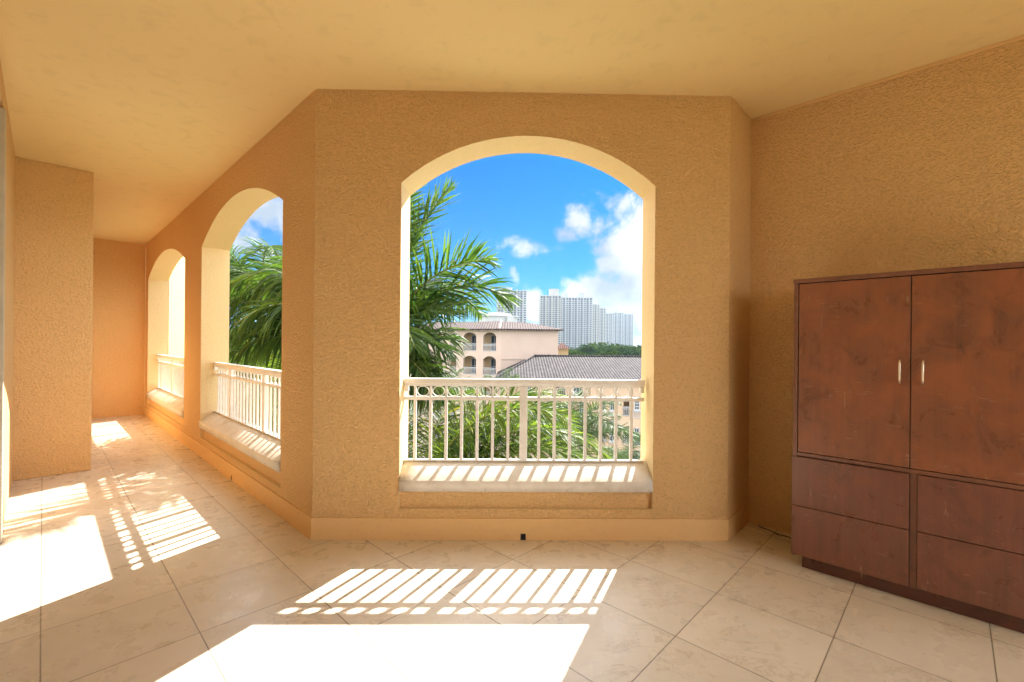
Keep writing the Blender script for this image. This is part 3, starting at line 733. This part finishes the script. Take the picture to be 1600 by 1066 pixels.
# ---- peach wing with the big tiled roof
YB = 45.0
wing = thing('apartment_wing', 'peach apartment wing under a long brown grey tiled hip roof', 'building', (8, YB, -14))
EB = PX(790, 592, YB).z
fx0, fx1 = PX(790, 592, YB).x, 34.0
M['roof_wing'] = tile_mat('roof_tiles_grey', (0.024, 0.02, 0.022), (0.062, 0.049, 0.050), (1, 0, 0), .30, (0, .96, .27), .46)
M['roof_wing_end'] = tile_mat('roof_tiles_grey_end', (0.024, 0.02, 0.022), (0.062, 0.049, 0.050), (0, 1, 0), .30, (.96, 0, .27), .46)
rl0 = PX(836, 556.5, 53.5); rr = PX(1003, 561.5, 53.5); rr = rl0 + (rr - rl0) * ((fx1 + 2 - rl0.x) / (rr.x - rl0.x)); rr.z = rl0.z
ea = Vector((fx0 - 1.1, YB - .6, EB)); eb = Vector((fx1 + 2, YB - .6, EB)); ec = Vector((fx0 - 1.1, 62.4, EB)); ed = Vector((fx1 + 2, 62.4, EB))
rf = MB().quad(ea, eb, rr, rl0).quad(rl0, rr, ed, ec)
rf.quad(ea + Vector((0, 0, -.2)), eb + Vector((0, 0, -.2)), eb, ea).quad(ea + Vector((0, 0, -.2)), eb + Vector((0, 0, -.2)), eb + Vector((0, .6, -.2)), ea + Vector((0, .6, -.2)))
rw = obj('roof', rf, M['roof_wing'], wing)
obj('hip_end', MB().quad(ea, rl0, ec).quad(ea, ec, ec + Vector((0, 0, -.2)), ea + Vector((0, 0, -.2))), M['roof_wing_end'], wing)
obj('ridge_cap', MB().tube([rl0 + Vector((0, 0, .05)), rr + Vector((0, 0, .05))], .13, 6).tube([ea + Vector((0, 0, .06)), rl0 + Vector((0, 0, .06))], .12, 6), M['roof_wing'], rw)
WA = Vector((fx0 - .5, YB, 0)); WBp = Vector((fx1, YB, 0)); uW = Vector((1, 0, 0)); oW = Vector((0, -1, 0))
def sW(ux): return PX(ux, 640, YB).x - WA.x
def zW(v): return PX(920, v, YB).z
lops = [(sW(974), sW(986), zW(693), zW(672), .22), (sW(974), sW(986), zW(650), zW(628), .22), (sW(866), sW(882), zW(622), zW(606), .3),
        (sW(974), sW(986), zW(736), zW(715), .22), (sW(1010), sW(1024), zW(650), zW(628), .22), (sW(1010), sW(1024), zW(693), zW(672), .22)]
w, r = wall_arches(WA, WBp, (0, 1, 0), .35, -14, EB - .02, lops, K=8)
obj('wall', w, M['wall_peach'], wing); obj('arch_reveal', r, M['wall_peach'], wing)
obj('loggia_back', MB().box(.3, fx1 - WA.x - .3, 1.7, 1.9, -14, EB - .1, lambda x, y, z: WA + Vector((x, y, z))), M['wall_ochre'], wing)
for o in lops: small_rail(wing, WA, uW, oW, o[0] - .05, o[1] + .05, o[2])
for (ux0, ux1, v0, v1, ar, nx, nz) in ((823, 831, 603, 620, 0, 2, 4), (895, 910, 603, 620, .3, 3, 2), (953, 961, 627, 641, 0, 2, 2), (942, 945.5, 627, 641, 0, 1, 2), (953, 961, 663, 689, .45, 2, 3), (942, 946, 663, 687, .3, 1, 3),
        (991, 999, 619, 640, 0, 2, 4), (991, 999, 668, 690, 0, 2, 3), (905, 913, 631, 646, .2, 2, 2), (850, 858, 631, 646, 0, 2, 2), (1030, 1040, 627, 641, 0, 2, 2), (1030, 1040, 668, 688, 0, 2, 3), (895, 910, 668, 690, .3, 3, 3),
        (860, 868, 668, 690, 0, 2, 3), (820, 830, 640, 655, 0, 2, 2), (953, 961, 708, 732, .3, 2, 3), (991, 999, 712, 733, 0, 2, 3)):
    c = Vector((WA.x + (sW(ux0) + sW(ux1)) / 2, YB, zW(v1)))
    window(wing, c, uW, oW, sW(ux1) - sW(ux0), zW(v0) - zW(v1), nx, nz, ar)
for v in (652, 695): small_rail(wing, WA, uW, oW + Vector((0, -.6, 0)) * 0, sW(989), sW(1001), zW(v + 1), .8)
obj('ledge', MB().box(sW(966), sW(1006), -.4, -.002, zW(706), zW(703.5), lambda x, y, z: WA + Vector((x, y, z))), M['paving'], wing)
obj('pilaster', MB().box(sW(922), sW(930), -.25, -.002, -14, EB - .25, lambda x, y, z: WA + Vector((x, y, z))), M['wall_peach'], wing)
obj('eave_moulding', MB().box(0, fx1 - WA.x, -.3, -.002, EB - .5, EB - .21, lambda x, y, z: WA + Vector((x, y, z))), M['wall_peach'], wing)
obj('gable_wall', MB().box(-.001, .35, .36, 16, -14, EB - .02, lambda x, y, z: WA + Vector((x, y, z))), M['wall_peach'], wing)

# ---- white round topped block behind the pink one
rb = thing('rotunda_block', 'white round topped block just above the pink roof', 'building', (PX(775, 520, 120).x, 124, -14))
c = PX(776, 520, 120); rr0 = (PX(808, 520, 120).x - c.x); zt = PX(790, 495, 120).z; zd = PX(790, 488.5, 120).z
def ringz(mb, cx, cy, prof, seg=28):
    i0 = len(mb.v)
    for (rad, z) in prof:
        for k in range(seg): an = 2 * math.pi * k / seg; mb.v.append(Vector((cx + rad * math.cos(an), cy + rad * math.sin(an), z)))
    for j in range(len(prof) - 1):
        for k in range(seg): mb.f.append((i0 + j * seg + k, i0 + j * seg + (k + 1) % seg, i0 + (j + 1) * seg + (k + 1) % seg, i0 + (j + 1) * seg + k))
    mb.f.append(tuple(i0 + (len(prof) - 1) * seg + k for k in range(seg))); return mb
obj('drum', ringz(MB(), c.x, 124, [(rr0, -14), (rr0, zt), (rr0 + .3, zt + .02), (rr0 + .3, zt + .35), (rr0 * .98, zt + .36)]), M['white_ext'], rb)
obj('dome', ringz(MB(), c.x, 124, [(rr0 * .8, zt + .3), (rr0 * .72, zt + (zd - zt) * .6), (rr0 * .5, zd), (.1, zd + .15)]), M['white_ext'], rb)
window(rb, PX(797, 500.5, 120) + Vector((0, -.9, 0)), Vector((1, 0, 0)), Vector((0, -1, 0)), 1.3, .8, 2, 1)
obj('penthouse', MB().box(PX(792, 500, 118).x, PX(803, 500, 118).x, 118.3, 121, -2, PX(795, 495.0, 118).z), M['white_ext'], rb)

# ---- condominium towers
def tower(label, u0, u1, vtop, Y, wallm, pent=(), seed=1, base=-14, floor_h=3.2, bays=5, depth=26, rot=0.0):
    rng = random.Random(seed)
    x0, x1 = PX(u0, 536, Y).x, PX(u1, 536, Y).x; zt = PX((u0 + u1) / 2, vtop, Y).z
    root = thing('condo_tower', label, 'tower', ((x0 + x1) / 2, Y, base), 0, 'white condominium towers on the skyline')
    cx = (x0 + x1) / 2; Mx = Matrix.Translation((cx, Y, 0)) @ Matrix.Rotation(rot, 4, 'Z')
    F = lambda x, y, z: Mx @ Vector((x, y, z)); hw = (x1 - x0) / 2 * (1 - .12 * abs(math.sin(rot)))
    obj('core', MB().box(-hw + .6, hw - .6, 1.2, depth, base, zt - .8, F), M['tower_glass'], root)
    nb = bays; bw = 2 * hw / nb
    pier = MB()
    for k in range(nb + 1):
        x = -hw + k * bw; ww = 1.0 if k % 2 == 0 else .5
        pier.box(x - ww, x + ww, .15 if k % 2 else -.3, 2.2, base, zt - .4 + (1.8 if k % 2 == 0 else 0), F)
        pier.box(x - ww, x + ww, depth - 1, depth + .5, base, zt - .4, F)
    for sgn in (-1, 1):
        for yy in (4.0, 11.0, 18.0): pier.box(sgn * hw - .35, sgn * hw + .35, yy, yy + 3.4, base, zt - .6, F)
    obj('piers', pier, wallm, root)
    nf = int((zt - base) / floor_h)
    for k in range(nb):
        mb = MB(); xa, xb = -hw + k * bw + .4, -hw + (k + 1) * bw - .4; pr = 1.1 if k % 2 == 0 else .2
        for j in range(nf):
            z = base + j * floor_h
            mb.box(xa, xb, -pr, 1.5, z, z + (1.25 if k % 2 == 0 else .95), F)
        obj('balcony_stack', mb, wallm if k % 2 == 0 else M['tower_grey'], root)
    sl = MB()
    for j in range(nf): z = base + j * floor_h; sl.box(-hw - .1, -hw + .8, 2, depth - 1, z, z + 1.1, F).box(hw - .8, hw + .1, 2, depth - 1, z, z + 1.1, F)
    obj('side_balconies', sl, wallm, root)
    obj('roof_slab', MB().box(-hw - .5, hw + .5, -.8, depth + .6, zt - .75, zt + .05, F), wallm, root)
    for (pu0, pu1, pv) in pent:
        a_, b_ = PX(pu0, 536, Y).x - cx, PX(pu1, 536, Y).x - cx; zz_ = PX(pu0, pv, Y).z
        r_ = thing_pent = MB(); cxp = (a_ + b_) / 2; rd = (b_ - a_) / 2
        P = F(cxp, rd + 2, 0); ringz(r_, P.x, P.y, [(rd, zt), (rd, zz_ - 1.2), (rd * 1.06, zz_ - 1.1), (rd * 1.06, zz_), (rd * .4, zz_ + .3)], 20)
        obj('penthouse', r_, wallm, root)
    return root
tower('grey white tower half behind the palm, left of the gap', 777, 822, 454, 620, M['tower_white'], [(790, 800, 449), (783, 788, 450)], 1, bays=9, rot=.06)
tower('tallest white tower at the left of the main cluster', 843, 876, 462, 700, M['tower_cream'], [(857, 873, 451)], 2, bays=7, rot=-.05)
tower('white tower with two round rooftop drums in the middle of the cluster', 874, 925, 465, 760, M['tower_white'], [(877, 889, 457), (903, 915, 457.5)], 3, bays=11, rot=.03)
tower('cream tower stepping down right after the main cluster', 925, 936, 476, 900, M['tower_cream'], [(927, 933, 474)], 4, bays=3)
tower('slim cream tower one step lower on the skyline', 935, 946, 482, 980, M['tower_cream'], [(937, 943, 480)], 5, bays=3)
tower('narrow white tower before the low far pair', 945.5, 959, 490, 1060, M['tower_white'], [(950, 956, 488)], 6, bays=5)
tower('pale far tower second from the right end of the skyline', 957, 974, 489, 1150, M['tower_white'], [(960, 968, 486)], 7, bays=5)
tower('pale far tower at the right end of the skyline', 973, 989, 491, 1230, M['tower_white'], [(975, 982, 489)], 8, bays=5)

# ---- ground
g = MB().quad((-1600, -300, -14), (1600, -300, -14), (1600, 1600, -14), (-1600, 1600, -14)); struct('ground', g, M['lawn'])
struct('courtyard_paving', MB().quad((-14, 12, -13.99), (34, 12, -13.99), (34, 44.6, -13.99), (-14, 44.6, -13.99)), M['paving'])
struct('road', MB().quad((-160, 84, -13.99), (400, 84, -13.99), (400, 92, -13.99), (-160, 92, -13.99)), M['asphalt'])

# ---- far trees
def leafy(mb, rng, c, rad, n, size):
    for _ in range(n):
        v = Vector((rng.gauss(0, 1), rng.gauss(0, 1), rng.gauss(0, 1))).normalized()
        if v.z < -.5: v.z = -v.z * .4
        rr = rng.uniform(.55, 1.05)
        p = Vector((c[0] + v.x * rad[0] * rr, c[1] + v.y * rad[1] * rr, c[2] + v.z * rad[2] * rr))
        nn = (v + Vector((rng.uniform(-.9, .9), rng.uniform(-.9, .9), rng.uniform(-.3, .9)))).normalized()
        a_ = nn.orthogonal().normalized(); a_ = Matrix.Rotation(rng.uniform(0, 6.28), 3, nn) @ a_; b_ = nn.cross(a_)
        s = size * rng.uniform(.5, 1.3)
        mb.quad(p - a_ * s - b_ * s * .5, p + a_ * s * .2 - b_ * s * .9, p + a_ * s + b_ * s * .2, p - a_ * s * .1 + b_ * s * .9)
def broad_tree(label, x, y, ztop, wr, seed, mat, group='broad trees beyond the wing roof'):
    rng = random.Random(seed); root = thing('broadleaf_tree', label, 'tree', (x, y, -14), 0, group)
    obj('trunk', MB().tube([(x, y, -14), (x + .2, y, -8), (x, y, ztop - wr)], [.5, .4, .2], 8).tube([(x + .2, y, -9), (x + wr * .5, y, ztop - wr * .7)], [.25, .1], 6).tube([(x + .2, y, -8.5), (x - wr * .5, y, ztop - wr * .8)], [.25, .1], 6), M['trunk'], root)
    mb = MB()
    for k in range(13):
        an = rng.uniform(0, 6.28); q = rng.uniform(.2, .75)
        leafy(mb, rng, (x + math.cos(an) * wr * q, y + math.sin(an) * wr * q, ztop - wr * rng.uniform(.35, 1.0)), (wr * .42, wr * .42, wr * .33), 260, wr * .052)
    obj('crown', mb, mat, root)
M['tree_dark'] = leaf_mat('tree_leaf_dark', (0.012, 0.026, 0.014), (0.028, 0.05, 0.02), 0.12, 0.2, 0.0)
for i, (u, v, Y, wr, mm, lb) in enumerate(((898, 545, 110, 4.2, 'tree_leaf', 'light green tree just right of the turret'), (926, 538, 150, 6.5, 'tree_dark', 'dark rounded tree below the stepped towers'),
        (948, 546, 120, 4.6, 'tree_leaf', 'yellowish tree over the middle of the wing roof'), (985, 537, 160, 7.5, 'tree_leaf', 'large tree near the right jamb of the arch'), (968, 541, 135, 5.0, 'tree_dark', 'dark tree left of the large one by the right jamb'), (915, 549, 100, 3.6, 'tree_leaf', 'low tree peeping over the ridge of the wing roof'))):
    p = PX(u, v, Y); broad_tree(lb, p.x, p.y, p.z, wr, 50 + i, M[mm])
wd = MB(); rng = random.Random(77)
for k in range(230):
    Y = 170 + 420 * rng.random() ** 1.4; uu = rng.uniform(600, 1150)
    x = (uu - 800) / 710 * Y; zt = PX(uu, 540.5 + rng.uniform(-2.5, 6), Y).z; wr = rng.uniform(5, 10)
    for q in range(3): leafy(wd, rng, (x + rng.uniform(-wr, wr) * .6, Y + rng.uniform(-2, 2), zt - wr * rng.uniform(.3, .8)), (wr * .6, wr * .6, wr * .45), 90, wr * .10)
    leafy(wd, rng, (x, Y, zt - wr * 1.4), (wr * 1.1, wr * .8, wr * .9), 90, wr * .16)
for k in range(160):
    Y = rng.uniform(170, 700); uu = rng.uniform(250, 620); x = (uu - 800) / 710 * Y; wr = rng.uniform(5, 10)
    leafy(wd, rng, (x, Y, -6), (wr, wr, wr * .8), 110, wr * .16)
tag(obj('woodland', wd, M['tree_leaf']), 'hazy belt of trees in front of the towers', 'woodland', kind='stuff')
# shrubs in the courtyard
sh = MB()
for k in range(60): leafy(sh, rng, (rng.uniform(-12, 20), rng.uniform(14, 43), -13), (1.3, 1.3, 1.2), 110, .22)
tag(obj('shrubbery', sh, M['tree_leaf']), 'green shrubs far below in the courtyard', 'shrubs', kind='stuff')

# ---- air
hz = MB().box(-1650, 1650, -320, 1650, -15, 112)
h = obj('haze', hz, None); h['kind'] = 'stuff'; h['label'] = 'thin bright haze in the air towards the skyline'; h['category'] = 'haze'
hm = bpy.data.materials.new('haze_air'); hm.use_nodes = True; ht = NT(hm.node_tree); ht.n.clear()
ho = ht.node('ShaderNodeOutputMaterial'); hv = ht.node('ShaderNodeVolumePrincipled', {'Color': (0.66, 0.82, 1.0, 1), 'Density': 0.00013, 'Anisotropy': 0.0})
ht.l.new(hv.outputs[0], ho.inputs['Volume']); h.data.materials.append(hm)
